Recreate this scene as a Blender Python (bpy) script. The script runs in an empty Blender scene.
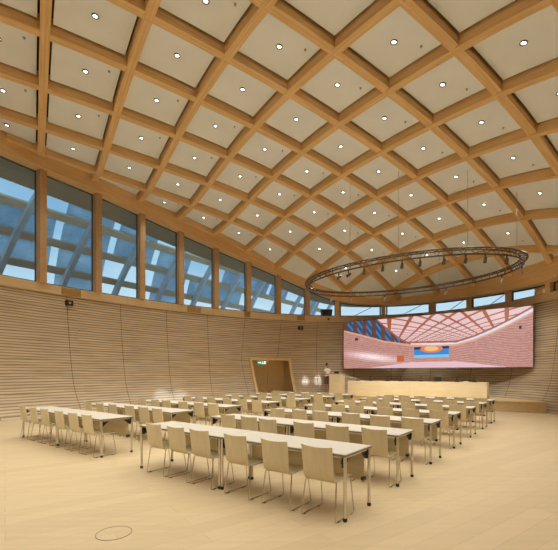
import bpy, bmesh, math, random
import numpy as np
from mathutils import Vector, Matrix

random.seed(7)
PI = math.pi
S = bpy.context.scene
COL = S.collection

# ------------------------------------------------------------------ camera
cam_d = bpy.data.cameras.new('camera')
cam_d.sensor_fit = 'HORIZONTAL'; cam_d.sensor_width = 36.0
cam_d.lens = 378.0/558.0*36.0
cam_d.shift_y = (373.0-275.0)/558.0
cam_d.clip_end = 500
cam = bpy.data.objects.new('camera', cam_d); COL.objects.link(cam)
cam.location = (0, 0, 1.64); cam.rotation_euler = (PI/2, 0, 0)
S.camera = cam

# ------------------------------------------------------------------ world: pale overcast evening sky
W = bpy.data.worlds.new('sky'); S.world = W; W.use_nodes = True
nt = W.node_tree; nt.nodes.clear()
wo = nt.nodes.new('ShaderNodeOutputWorld'); bg = nt.nodes.new('ShaderNodeBackground')
tc = nt.nodes.new('ShaderNodeTexCoord'); nz = nt.nodes.new('ShaderNodeTexNoise')
nz.inputs['Scale'].default_value = 3.0; nz.inputs['Detail'].default_value = 4
cr = nt.nodes.new('ShaderNodeValToRGB')
cr.color_ramp.elements[0].position = .38; cr.color_ramp.elements[0].color = (.22, .42, .62, 1)
cr.color_ramp.elements[1].position = .66; cr.color_ramp.elements[1].color = (.50, .70, .82, 1)
nt.links.new(tc.outputs['Generated'], nz.inputs['Vector']); nt.links.new(nz.outputs['Fac'], cr.inputs['Fac'])
sx_ = nt.nodes.new('ShaderNodeSeparateXYZ'); hr = nt.nodes.new('ShaderNodeValToRGB'); sm = nt.nodes.new('ShaderNodeMixRGB')
nt.links.new(tc.outputs['Generated'], sx_.inputs[0]); nt.links.new(sx_.outputs['Z'], hr.inputs['Fac'])
hr.color_ramp.elements[0].position = .17; hr.color_ramp.elements[0].color = (1, 1, 1, 1); hr.color_ramp.elements[1].position = .27; hr.color_ramp.elements[1].color = (0, 0, 0, 1)
nt.links.new(hr.outputs['Color'], sm.inputs['Fac']); nt.links.new(cr.outputs['Color'], sm.inputs[1]); sm.inputs[2].default_value = (.66, .78, .84, 1)
nt.links.new(sm.outputs[0], bg.inputs['Color']); nt.links.new(bg.outputs[0], wo.inputs[0])
bg.inputs['Strength'].default_value = .95

# ------------------------------------------------------------------ exposure, lamp powers
vs = S.view_settings
vs.view_transform = 'Standard'; vs.look = 'None'; vs.exposure = 0.30; vs.gamma = 1.0; vs.use_curve_mapping = False
S.cycles.max_bounces = 10; S.cycles.diffuse_bounces = 6; S.cycles.transparent_max_bounces = 12
S.cycles.use_denoising = True
S.cycles.sample_clamp_indirect = 6.0
DOWNLIGHT_W = 124.0
WARM = (1.0, .96, .82)

# ------------------------------------------------------------------ hall frame: p runs to the glazed side, q towards the stage
EU = Vector((-.7962, .6050, 0)); EV = Vector((.6050, .7962, 0))
OC = Vector((-.432, 10.066, 0))
RZ = math.atan2(-.6050, .7962)
def G(p, q, z=0.0): return OC + EU*p + EV*q + Vector((0, 0, z))
def U(u, v, z=0.0): return G(u-4.5, v-4.0, z)
def frame_at(u, v, z=0, rz=0): return Matrix.Translation(U(u, v, z)) @ Matrix.Rotation(RZ+rz, 4, 'Z')
def project(w):
    return 279+378*w.x/w.y, 373-378*(w.z-1.64)/w.y

CO = {(0,0):9.8621,(0,1):-.0612,(0,2):-1.1487,(0,3):.0908,(0,4):.002,(0,5):-.1257,(1,0):1.1309,(1,1):-1.0784,(1,2):.6012,(1,3):.3537,(1,4):-.5345,(2,0):-1.4652,(2,1):.5257,(2,2):.1011,(2,3):-.9951,(3,0):-1.2029,(3,1):.8393,(3,2):.3637,(4,0):.0953,(4,1):-.7637,(5,0):1.6592}
def zc(p, q):                       # underside of the beam lattice
    x, y = p/10, q/10
    return sum(c*x**a*y**b for (a, b), c in CO.items())
GO = Vector((.7001, 5.8037)); GA = Vector((-.6399, 1.9175)); GB = Vector((1.91, .6852))
def node(i, j): return GO + GA*(i-5) + GB*j

RT = [(-9.9,9.8),(-4.6,9.78),(3.5,9.74),(10.3,9.48),(18.5,9.12),(26.6,8.66),(34.4,8.2),(43.1,7.6),(50.8,6.9),(60.5,6.15),(73,5.92),(88.7,5.88),(103.7,5.87),(123.8,5.72),(140,5.9),(160,6.1),(180,6.3),(200,6.4),(220,6.9),(240,7.5),(260,7.6),(280,7.6),(300,8.3),(320,9.3),(340,9.75),(350.1,9.8)]
def zr(deg):                        # underside of the ring beam
    d = (deg+9.9) % 360 - 9.9
    for (a, za), (b, zb) in zip(RT, RT[1:]):
        if a <= d <= b: return za+(zb-za)*(d-a)/(b-a)
    return 9.8
def zrs(deg): return sum(zr(deg+k*2) for k in (-2,-1,0,1,2))/5
A1, B1, WTOP = 10.5, 16.0, 4.93
def ell(deg, a, b): r = math.radians(deg); return a*math.cos(r), b*math.sin(r)
def off(deg, d, a=A1, b=B1):        # point d metres outside the ellipse
    r = math.radians(deg); p, q = a*math.cos(r), b*math.sin(r)
    n = Vector((math.cos(r)/a, math.sin(r)/b)).normalized()
    return p+n.x*d, q+n.y*d
PROF = [(0, 0), (.27, .20), (.7, .50), (1.4, .80), (2.55, 1.02), (3.6, 1.18), (4.4, 1.27), (WTOP, 1.3)]
def wall_out(z):
    z = min(max(z, 0), WTOP)
    for (a, x), (b, y) in zip(PROF, PROF[1:]):
        if z <= b: return x+(y-x)*(z-a)/(b-a)
    return 1.3
def wall_p(deg, z, d=0.0):
    w = max(0, min(1, (deg-26)/8, (56-deg)/8)); ln = z/2.42 if z < 2.42 else max(0, (WTOP-z)/(WTOP-2.42))
    s = wall_out(z)
    return G(*off(deg-1.4*w*ln, d, 9.2+s, 14.7+s), z)
def arc_step(deg, dist, a=A1, b=B1):
    r = math.radians(deg); sp = math.hypot(a*math.sin(r), b*math.cos(r))
    d2 = deg+math.degrees(dist/sp); r2 = math.radians((deg+d2)/2)
    sp = math.hypot(a*math.sin(r2), b*math.cos(r2)); return deg+math.degrees(dist/sp)

# ------------------------------------------------------------------ materials
def new_mat(name):
    m = bpy.data.materials.new(name); m.use_nodes = True
    n = m.node_tree; b = n.nodes['Principled BSDF']; return m, n, b
def plain(name, col, rough=.5, metal=0.0, spec=.5, noise=0.0, ns=20):
    m, n, b = new_mat(name)
    b.inputs['Base Color'].default_value = (*col, 1); b.inputs['Roughness'].default_value = rough
    b.inputs['Metallic'].default_value = metal; b.inputs['Specular IOR Level'].default_value = spec
    if noise:
        t = n.nodes.new('ShaderNodeTexCoord'); z = n.nodes.new('ShaderNodeTexNoise'); z.inputs['Scale'].default_value = ns
        r = n.nodes.new('ShaderNodeValToRGB')
        r.color_ramp.elements[0].color = (*[c*(1-noise) for c in col], 1); r.color_ramp.elements[1].color = (*[min(1, c*(1+noise)) for c in col], 1)
        n.links.new(t.outputs['Object'], z.inputs['Vector']); n.links.new(z.outputs['Fac'], r.inputs['Fac']); n.links.new(r.outputs['Color'], b.inputs['Base Color'])
    return m
def emit(name, col, s):
    m, n, b = new_mat(name); b.inputs['Base Color'].default_value = (*col, 1)
    b.inputs['Emission Color'].default_value = (*col, 1); b.inputs['Emission Strength'].default_value = s; return m
def wood(name, c0, c1, rough=.5, uv=False, sx=.35, sy=9.0, rot=0.0, knots=True):
    m, n, b = new_mat(name); N = n.nodes; Lk = n.links
    t = N.new('ShaderNodeTexCoord'); mp = N.new('ShaderNodeMapping')
    mp.inputs['Rotation'].default_value = (0, 0, rot); mp.inputs['Scale'].default_value = (sx, sy, sy)
    Lk.new(t.outputs['UV' if uv else 'Object'], mp.inputs['Vector'])
    z = N.new('ShaderNodeTexNoise'); z.inputs['Scale'].default_value = 2.2; z.inputs['Detail'].default_value = 5; z.inputs['Distortion'].default_value = .6
    Lk.new(mp.outputs[0], z.inputs['Vector'])
    r = N.new('ShaderNodeValToRGB'); r.color_ramp.elements[0].position = .3; r.color_ramp.elements[1].position = .7
    r.color_ramp.elements[0].color = (*c0, 1); r.color_ramp.elements[1].color = (*c1, 1)
    Lk.new(z.outputs['Fac'], r.inputs['Fac'])
    out = r.outputs['Color']
    if knots:
        v = N.new('ShaderNodeTexVoronoi'); v.inputs['Scale'].default_value = 1.0
        mp2 = N.new('ShaderNodeMapping'); mp2.inputs['Scale'].default_value = (1.6, 5, 5); Lk.new(t.outputs['UV' if uv else 'Object'], mp2.inputs['Vector'])
        Lk.new(mp2.outputs[0], v.inputs['Vector'])
        k = N.new('ShaderNodeValToRGB'); k.color_ramp.elements[0].position = .02; k.color_ramp.elements[1].position = .12
        k.color_ramp.elements[0].color = (.55, .45, .38, 1); k.color_ramp.elements[1].color = (1, 1, 1, 1)
        Lk.new(v.outputs['Distance'], k.inputs['Fac'])
        mx = N.new('ShaderNodeMixRGB'); mx.blend_type = 'MULTIPLY'; mx.inputs['Fac'].default_value = .7
        Lk.new(out, mx.inputs[1]); Lk.new(k.outputs['Color'], mx.inputs[2]); out = mx.outputs[0]
    Lk.new(out, b.inputs['Base Color']); b.inputs['Roughness'].default_value = rough
    b.inputs['Specular IOR Level'].default_value = .3
    return m
M = {}
M['beam'] = wood('glulam spruce', (.68, .435, .19), (.84, .58, .29), .6, uv=True)
M['ring'] = wood('ring beam spruce', (.66, .42, .185), (.82, .565, .28), .6, uv=True)
M['post'] = wood('post spruce', (.46, .30, .15), (.58, .39, .20), .6, sx=6, sy=6)
M['coping'] = wood('coping veneer', (.62, .46, .27), (.70, .53, .32), .45, uv=True, knots=False)
M['grille'] = plain('bronze tinted plate', (.42, .27, .10), .5)
M['panel'] = plain('ceiling panel board', (.83, .88, .91), .8, noise=.05, ns=1.5)
M['deck'] = plain('roof deck dark', (.05, .035, .022), .9)
M['white'] = plain('white laminate', (.68, .65, .60), .35, noise=.02)
M['shell'] = wood('pale ash veneer', (.69, .61, .42), (.75, .67, .47), .45, sx=10, sy=1.5, knots=False)
M['modesty'] = wood('pale veneer board', (.60, .51, .33), (.66, .57, .38), .5, knots=False, sx=1.0, sy=8)
M['chrome'] = plain('polished chrome', (.72, .68, .62), .22, 1.0)
M['edge'] = plain('brown edge band', (.25, .20, .15), .5)
M['black'] = plain('black plastic', (.015, .015, .015), .45)
M['desk'] = wood('desk maple', (.74, .62, .40), (.80, .68, .45), .45, knots=False, sx=.6, sy=3)
M['stage'] = wood('stage oak', (.56, .42, .24), (.66, .51, .30), .45, knots=False, sx=.5, sy=5)
M['doorwood'] = wood('door oak', (.60, .44, .24), (.68, .51, .29), .45, knots=False, sx=5, sy=5)
M['doorframe'] = wood('door frame oak', (.66, .45, .20), (.74, .52, .26), .4, knots=False, sx=5, sy=5)
M['grey_metal'] = plain('grey window metal', (.07, .08, .085), .45, .6)
M['dark_metal'] = plain('bronze truss metal', (.13, .10, .07), .35, .8)
M['steel'] = plain('brushed steel', (.5, .5, .48), .3, 1.0)
M['trim_white'] = plain('downlight ring', (.10, .085, .07), .4)
M['lamp'] = emit('downlight lens', (1, .95, .85), 4.0)
M['spotlens'] = emit('spotlight lens', (1, .96, .88), 14.0)
M['spotdim'] = emit('dim spotlight lens', (1, .9, .75), 1.2)
M['dot'] = plain('sprinkler metal', (.42, .38, .32), .4, .2)
M['skin'] = plain('skin', (.42, .22, .14), .55)
M['hair'] = plain('black hair', (.02, .013, .01), .6)
M['cloth_white'] = plain('white cotton', (.8, .78, .74), .8)
M['cloth_brown'] = plain('brown skirt cloth', (.16, .08, .05), .8)
M['ext_beam'] = wood('weathered outer timber', (.72, .50, .32), (.90, .68, .46), .7, uv=True, knots=False)
M['ext_rib'] = plain('pale painted steel', (.72, .74, .76), .5, noise=.1, ns=2)
M['concrete'] = plain('outside ground', (.5, .5, .5), .9)
M['sign_green'] = emit('exit sign green', (.03, .30, .22), .75)
M['sign_white'] = emit('exit sign white', (.8, 1, .9), 1.0)

# glass
m, n, b = new_mat('window glass')
n.nodes.clear(); o_ = n.nodes.new('ShaderNodeOutputMaterial'); mx = n.nodes.new('ShaderNodeMixShader'); tr = n.nodes.new('ShaderNodeBsdfTransparent'); gl = n.nodes.new('ShaderNodeBsdfGlossy')
tr.inputs[0].default_value = (.70, .84, .92, 1); gl.inputs['Roughness'].default_value = .02; gl.inputs[0].default_value = (1, 1, 1, 1)
fr = n.nodes.new('ShaderNodeFresnel'); fr.inputs[0].default_value = 1.45
n.links.new(fr.outputs[0], mx.inputs[0]); n.links.new(tr.outputs[0], mx.inputs[1]); n.links.new(gl.outputs[0], mx.inputs[2]); n.links.new(mx.outputs[0], o_.inputs[0]); M['glass'] = m
# translucent outer roof cushion
m, n, b = new_mat('translucent roof cushion')
n.nodes.clear(); o_ = n.nodes.new('ShaderNodeOutputMaterial'); mx = n.nodes.new('ShaderNodeMixShader'); tr = n.nodes.new('ShaderNodeBsdfTransparent'); tl = n.nodes.new('ShaderNodeBsdfTranslucent'); df = n.nodes.new('ShaderNodeBsdfDiffuse'); m2 = n.nodes.new('ShaderNodeMixShader')
t = n.nodes.new('ShaderNodeTexCoord'); z = n.nodes.new('ShaderNodeTexNoise'); z.inputs['Scale'].default_value = .55; z.inputs['Detail'].default_value = 3
r = n.nodes.new('ShaderNodeValToRGB'); r.color_ramp.elements[0].position = .35; r.color_ramp.elements[1].position = .65
r.color_ramp.elements[0].color = (.22, .28, .33, 1); r.color_ramp.elements[1].color = (.46, .54, .60, 1)
n.links.new(t.outputs['Object'], z.inputs['Vector']); n.links.new(z.outputs['Fac'], r.inputs['Fac'])
tr.inputs[0].default_value = (.6, .8, .95, 1)
for x in (tl, df): n.links.new(r.outputs['Color'], x.inputs[0])
m2.inputs[0].default_value = .3; mx.inputs[0].default_value = .8
n.links.new(tl.outputs[0], m2.inputs[1]); n.links.new(df.outputs[0], m2.inputs[2]); n.links.new(tr.outputs[0], mx.inputs[1]); n.links.new(m2.outputs[0], mx.inputs[2]); n.links.new(mx.outputs[0], o_.inputs[0]); M['cushion'] = m

# floor: long oak boards
m, n, b = new_mat('oak floor boards'); N = n.nodes; Lk = n.links
t = N.new('ShaderNodeTexCoord'); mp = N.new('ShaderNodeMapping'); mp.inputs['Rotation'].default_value = (0, 0, -math.atan2(.587, .81))
Lk.new(t.outputs['Object'], mp.inputs['Vector'])
br = N.new('ShaderNodeTexBrick'); br.inputs['Scale'].default_value = 1.0; br.inputs['Brick Width'].default_value = 2.6; br.inputs['Row Height'].default_value = .24
br.inputs['Mortar Size'].default_value = .003; br.inputs['Color1'].default_value = (.58, .47, .31, 1); br.inputs['Color2'].default_value = (.64, .52, .35, 1); br.inputs['Mortar'].default_value = (.50, .39, .25, 1)
br.offset = .37
Lk.new(mp.outputs[0], br.inputs['Vector'])
mp2 = N.new('ShaderNodeMapping'); mp2.inputs['Rotation'].default_value = (0, 0, -math.atan2(.587, .81)); mp2.inputs['Scale'].default_value = (.5, 8, 1); Lk.new(t.outputs['Object'], mp2.inputs['Vector'])
z = N.new('ShaderNodeTexNoise'); z.inputs['Scale'].default_value = 1.5; z.inputs['Detail'].default_value = 5; Lk.new(mp2.outputs[0], z.inputs['Vector'])
r = N.new('ShaderNodeValToRGB'); r.color_ramp.elements[0].color = (.86, .84, .80, 1); r.color_ramp.elements[1].color = (1.08, 1.08, 1.08, 1); Lk.new(z.outputs['Fac'], r.inputs['Fac'])
mx = N.new('ShaderNodeMixRGB'); mx.blend_type = 'MULTIPLY'; mx.inputs['Fac'].default_value = 1; Lk.new(br.outputs['Color'], mx.inputs[1]); Lk.new(r.outputs['Color'], mx.inputs[2])
Lk.new(mx.outputs[0], b.inputs['Base Color']); b.inputs['Roughness'].default_value = .42; b.inputs['Specular IOR Level'].default_value = .35; M['floor'] = m

# acoustic wall: horizontal lamellas (UV: metres along, metres up)
m, n, b = new_mat('slatted acoustic panel'); N = n.nodes; Lk = n.links
t = N.new('ShaderNodeTexCoord'); mp = N.new('ShaderNodeMapping'); mp.inputs['Scale'].default_value = (.10, 1, 1)
Lk.new(t.outputs['UV'], mp.inputs['Vector'])
wv = N.new('ShaderNodeTexWave'); wv.wave_type = 'BANDS'; wv.bands_direction = 'Y'; wv.wave_profile = 'SIN'
wv.inputs['Scale'].default_value = 2.9; wv.inputs['Distortion'].default_value = 3.2; wv.inputs['Detail'].default_value = 2.0; wv.inputs['Detail Scale'].default_value = 1.6
Lk.new(mp.outputs[0], wv.inputs['Vector'])
r = N.new('ShaderNodeValToRGB'); r.color_ramp.elements[0].position = .12; r.color_ramp.elements[1].position = .5
r.color_ramp.elements[0].color = (.31, .24, .155, 1); r.color_ramp.elements[1].color = (.63, .51, .365, 1)  # shade of the grooves between lamellas painted in as dark bands
Lk.new(wv.outputs['Fac'], r.inputs['Fac'])
mp2 = N.new('ShaderNodeMapping'); mp2.inputs['Scale'].default_value = (.35, 3.5, 1); Lk.new(t.outputs['UV'], mp2.inputs['Vector'])
z = N.new('ShaderNodeTexNoise'); z.inputs['Scale'].default_value = 1.6; z.inputs['Detail'].default_value = 4; Lk.new(mp2.outputs[0], z.inputs['Vector'])
r2 = N.new('ShaderNodeValToRGB'); r2.color_ramp.elements[0].position = .3; r2.color_ramp.elements[1].position = .7; r2.color_ramp.elements[0].color = (.80, .79, .78, 1); r2.color_ramp.elements[1].color = (1.06, 1.06, 1.06, 1); Lk.new(z.outputs['Fac'], r2.inputs['Fac'])
mx = N.new('ShaderNodeMixRGB'); mx.blend_type = 'MULTIPLY'; mx.inputs['Fac'].default_value = 1; Lk.new(r.outputs['Color'], mx.inputs[1]); Lk.new(r2.outputs['Color'], mx.inputs[2])
Lk.new(mx.outputs[0], b.inputs['Base Color']); b.inputs['Roughness'].default_value = .5; b.inputs['Specular IOR Level'].default_value = .3
#bp = N.new('ShaderNodeBump'); bp.inputs['Strength'].default_value = .35; bp.inputs['Distance'].default_value = .02; Lk.new(wv.outputs['Fac'], bp.inputs['Height']); Lk.new(bp.outputs[0], b.inputs['Normal'])
M['slats'] = m

# ------------------------------------------------------------------ mesh helpers
class MB:
    def __init__(s): s.v = []; s.f = []; s.uv = []; s.mi = []
    def face(s, pts, uv=None, mi=0):
        k = len(s.v); s.v += [tuple(p) for p in pts]; s.f.append(tuple(range(k, k+len(pts)))); s.uv.append(uv or [(p[0], p[1]) for p in pts]); s.mi.append(mi)
    def box(s, x0, x1, y0, y1, z0, z1, T=None, mi=0):
        c = [Vector((x, y, z)) for z in (z0, z1) for y in (y0, y1) for x in (x0, x1)]
        if T: c = [T @ p for p in c]
        s.hexa(c, mi)
    def hexa(s, c, mi=0):   # 8 corners: z-low (x0y0,x1y0,x0y1,x1y1), z-high the same
        k = len(s.v); s.v += [tuple(p) for p in c]
        for q in ((0,2,3,1),(4,5,7,6),(0,1,5,4),(2,6,7,3),(0,4,6,2),(1,3,7,5)):
            s.f.append(tuple(k+i for i in q)); s.mi.append(mi)
            s.uv.append([(c[i][0]+c[i][1], c[i][2]) for i in q])
    def sweep(s, rings, closed=False, caps=True, uvl=None):
        # rings: list of lists of points; joined one to the next
        k = len(s.v); n = len(rings[0])
        for r in rings: s.v += [tuple(p) for p in r]
        L = [0.0]
        for a, b in zip(rings, rings[1:]+rings[:1]): L.append(L[-1]+(Vector(b[0])-Vector(a[0])).length)
        per = [0.0]
        for i in range(n): per.append(per[-1]+(Vector(rings[0][(i+1) % n])-Vector(rings[0][i])).length)
        m_ = len(rings)
        for i in range(m_ if closed else m_-1):
            j = (i+1) % m_
            for q in range(n):
                q2 = (q+1) % n
                s.f.append((k+i*n+q, k+i*n+q2, k+j*n+q2, k+j*n+q)); s.mi.append(0)
                s.uv.append([(L[i], per[q]), (L[i], per[q+1]), (L[i+1], per[q+1]), (L[i+1], per[q])])
        if caps and not closed:
            s.f.append(tuple(k+q for q in range(n-1, -1, -1))); s.uv.append([(per[q], 0) for q in range(n)]); s.mi.append(0)
            s.f.append(tuple(k+(m_-1)*n+q for q in range(n))); s.uv.append([(per[q], 0) for q in range(n)]); s.mi.append(0)
    def tube(s, pts, r, n=8, closed=False):
        pts = [Vector(p) for p in pts]; rings = []; m_ = len(pts); up = None
        for i, p in enumerate(pts):
            a = pts[(i-1) % m_] if (closed or i) else p
            b = pts[(i+1) % m_] if (closed or i < m_-1) else p
            d = (b-a).normalized()
            if up is None:
                up = Vector((0, 0, 1)) if abs(d.z) < .9 else Vector((1, 0, 0))
            x = d.cross(up).normalized(); y = x.cross(d).normalized(); up = y
            rr = r[i] if isinstance(r, (list, tuple)) else r
            rings.append([p+(x*math.cos(2*PI*k/n)+y*math.sin(2*PI*k/n))*rr for k in range(n)])
        s.sweep(rings, closed)
    def disc(s, c, r, z0, z1, n=20, T=None):
        rings = []
        for z in (z0, z1):
            rr = [Vector((c[0]+r*math.cos(2*PI*k/n), c[1]+r*math.sin(2*PI*k/n), z)) for k in range(n)]
            rings.append([T @ p for p in rr] if T else rr)
        s.sweep(rings)
    def lathe(s, prof, n=16, c=(0, 0), sx=1, sy=1, T=None):
        rings = []
        for r, z in prof:
            rr = [Vector((c[0]+sx*r*math.cos(2*PI*k/n), c[1]+sy*r*math.sin(2*PI*k/n), z)) for k in range(n)]
            rings.append([T @ p for p in rr] if T else rr)
        s.sweep(rings)
    def build(s, name, mat, parent=None, smooth=False):
        me = bpy.data.meshes.new(name); me.from_pydata(s.v, [], s.f)
        for mm in (mat if isinstance(mat, (list, tuple)) else [mat]): me.materials.append(mm)
        ul = me.uv_layers.new(name='UVMap'); flat = [c for f in s.uv for c in f]
        ul.data.foreach_set('uv', [x for c in flat for x in c])
        me.polygons.foreach_set('material_index', s.mi)
        bm = bmesh.new(); bm.from_mesh(me)
        bmesh.ops.recalc_face_normals(bm, faces=bm.faces); bm.to_mesh(me); bm.free()
        if smooth:
            me.polygons.foreach_set('use_smooth', [True]*len(me.polygons))
            me.set_sharp_from_angle(angle=math.radians(40))
        o = bpy.data.objects.new(name, me); COL.objects.link(o)
        if parent is not None: o.parent = parent
        return o
def tag(o, label=None, cat=None, group=None, kind=None):
    if label: o['label'] = label
    if cat: o['category'] = cat
    if group: o['group'] = group
    if kind: o['kind'] = kind
    return o
def empty(name, T=None):
    o = bpy.data.objects.new(name, None); COL.objects.link(o); o.empty_display_size = .1
    if T is not None: o.matrix_world = T
    return o
def dup(root, T):
    r = root.copy(); COL.objects.link(r); r.matrix_world = T
    for ch in list(root.children):
        c = ch.copy(); COL.objects.link(c); c.parent = r
        for g in ch.children:
            d = g.copy(); COL.objects.link(d); d.parent = c
    return r

# ================================================================== STRUCTURE
# floor
mb = MB(); mb.lathe([(1, -.2), (1, 0)], n=96, sx=10.6, sy=16.2, T=Matrix.Translation(G(0, 0)) @ Matrix.Rotation(RZ, 4, 'Z'))
tag(mb.build('floor', M['floor']), 'pale oak board floor of the hall', 'floor', kind='structure')
mb = MB(); mb.box(-70, 70, -60, 90, -.6, -.4)
tag(mb.build('ground_outside', M['concrete']), 'grey ground outside the hall', 'ground', kind='structure')

# walls: concave slatted panels with shadow joints
DOOR = (35.9, 47.1, 2.42)
seams = [-1.44]
while seams[-1] < 358.56-4: seams.append(arc_step(seams[-1], 2.385))
seams[-1] = 358.56
arc_len = [0.0]
for k in range(3600):
    r0 = math.radians(k/10); arc_len.append(arc_len[-1]+math.hypot(A1*math.sin(r0), B1*math.cos(r0))*math.radians(.1))
def al(d):
    d = d % 360; k = min(int(d*10), 3599); return arc_len[k]+(arc_len[k+1]-arc_len[k])*(d*10-k)
walls = {}
def which(d):
    d = d % 360
    return 'wall_left' if (d < 48 or d > 330) else 'wall_stage' if d < 118 else 'wall_right' if d < 230 else 'wall_rear'
zs = [0, .25, .55, .9, 1.3, 1.8, 2.42, 3.0, 3.7, 4.4, WTOP]
def wall_grid(mb, d0, d1, n, dist, skip=False):
    ds = [d0+(d1-d0)*i/n for i in range(n+1)]
    if skip:
        for e in DOOR[:2]:
            if d0 < e < d1: ds.append(e)
        ds.sort()
    for a, b in zip(ds, ds[1:]):
        for za, zb in zip(zs, zs[1:]):
            m_ = (a+b)/2
            if DOOR[0] < m_ < DOOR[1] and zb <= DOOR[2]+.01: continue
            ua, ub = al(a), al(b)
            if ub < ua: ub += arc_len[-1]
            mb.face([wall_p(a, za, dist), wall_p(b, za, dist), wall_p(b, zb, dist), wall_p(a, zb, dist)], [(ua, za), (ub, za), (ub, zb), (ua, zb)])
for name, lo, hi in (('wall_left', -30, 48), ('wall_stage', 48, 118), ('wall_right', 118, 230), ('wall_rear', 230, 330)):
    mb = MB(); wall_grid(mb, lo, hi, int((hi-lo)/1.5), .05, True)
    walls[name] = tag(mb.build(name, M['deck']), 'curved slatted wood %s of the hall' % name.replace('_', ' '), 'wall', kind='structure')
for a, b in zip(seams, seams[1:]):
    g = math.degrees(.009/math.hypot(A1*math.sin(math.radians(a)), B1*math.cos(math.radians(a))))
    w = walls[which((a+b)/2)]
    mb = MB(); wall_grid(mb, a+g, b-g, 6, 0.0, True)
    o = mb.build('wall_panel', M['slats'], w)
    me = o.data; bm = bmesh.new(); bm.from_mesh(me); bmesh.ops.remove_doubles(bm, verts=bm.verts, dist=.001); bmesh.ops.recalc_face_normals(bm, faces=bm.faces); bm.to_mesh(me); bm.free()
    me.polygons.foreach_set('use_smooth', [True]*len(me.polygons))

# coping on top of the wall
cop = []
N_ = 240
mb = MB(); rings = []
for k in range(N_):
    d = 360*k/N_
    rings.append([G(*off(d, -.06), 4.92), G(*off(d, .45), 4.92), G(*off(d, .45), 5.28), G(*off(d, -.06), 5.28)])
mb.sweep(rings, closed=True); tag(mb.build('trim_1', M['coping']), 'light wood coping band running along the wall top', 'trim', kind='structure')
mb = MB()
for d in seams:       # joints in the coping band
    d += 1.2
    a = Vector(G(*off(d, -.064), 4.918)); dx = (wall_p(d+.01, 1)-wall_p(d-.01, 1)).normalized()*.006
    mb.face([a-dx, a+dx, a+dx+Vector((0, 0, .363)), a-dx+Vector((0, 0, .363))])
tag(mb.build('trim_3', M['edge']), 'narrow joint lines in the coping band', 'trim', kind='structure')

# ring beam
mb = MB(); rings = []
for k in range(N_):
    d = 360*k/N_; z = zrs(d); zt = max(z+.84, zc(*off(d, -.4))+.46); rings.append([G(*off(d, -.40), z), G(*off(d, .42), z), G(*off(d, .42), zt), G(*off(d, -.40), zt)])
mb.sweep(rings, closed=True); tag(mb.build('trim_2', M['ring']), 'massive curved glulam ring beam carrying the ceiling lattice', 'trim', kind='structure')

# ceiling deck
mb = MB(); AI, BI = 10.5-.38, 16-.38
ks = [0, .12, .25, .37, .5, .62, .74, .86, .94, 1.02]
for i in range(72):
    a, b = i*5, i*5+5
    for k0, k1 in zip(ks, ks[1:]):
        P = [ell(a, A1*k0, B1*k0), ell(b, A1*k0, B1*k0), ell(b, A1*k1, B1*k1), ell(a, A1*k1, B1*k1)]
        P = [G(p, q, zc(p*.97, q*.97)+.42) for p, q in P]
        mb.face(P if k0 else P[1:])
ceiling = tag(mb.build('ceiling', M['deck']), 'domed ceiling with a diagonal lattice of glulam beams and pale panels', 'ceiling', kind='structure')
def clip_line(o, d):
    a = (d.x/AI)**2+(d.y/BI)**2; b = 2*(o.x*d.x/AI**2+o.y*d.y/BI**2); c = (o.x/AI)**2+(o.y/BI)**2-1
    D = b*b-4*a*c
    if D <= 0: return None
    return (-b-math.sqrt(D))/2/a, (-b+math.sqrt(D))/2/a
def beam(o, d, lift):
    c = clip_line(o, d)
    if not c or c[1]-c[0] < .6: return
    n = max(3, int((c[1]-c[0])*4)); side = Vector((-d.y, d.x)).normalized()*.112
    rings = []
    for k in range(n+1):
        s = c[0]+(c[1]-c[0])*k/n; x = o+d*s; z = zc(x.x, x.y)+lift
        rings.append([G(x.x-side.x, x.y-side.y, z), G(x.x+side.x, x.y+side.y, z), G(x.x+side.x, x.y+side.y, z+.42), G(x.x-side.x, x.y-side.y, z+.42)])
    mb = MB(); mb.sweep(rings); mb.build('beam', M['beam'], ceiling)
for i in range(-8, 14): beam(GO+GA*(i-5), GB, 0.0)
for j in range(-8, 9): beam(GO+GB*j, GA, .005)
EP = [Vector(ell(k*4, AI, BI)) for k in range(90)]
def clip_poly(poly):
    for a, b in zip(EP, EP[1:]+EP[:1]):
        e = b-a; out = []
        ins = lambda p: e.x*(p.y-a.y)-e.y*(p.x-a.x)
        for p, q in zip(poly, poly[1:]+poly[:1]):
            ip, iq = ins(p), ins(q)
            if ip >= 0: out.append(p)
            if ip*iq < 0: out.append(p+(q-p)*(ip/(ip-iq)))
        poly = out
        if len(poly) < 3: return []
    return poly
lights = []; dots = []
hw = .112+.055
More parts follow.
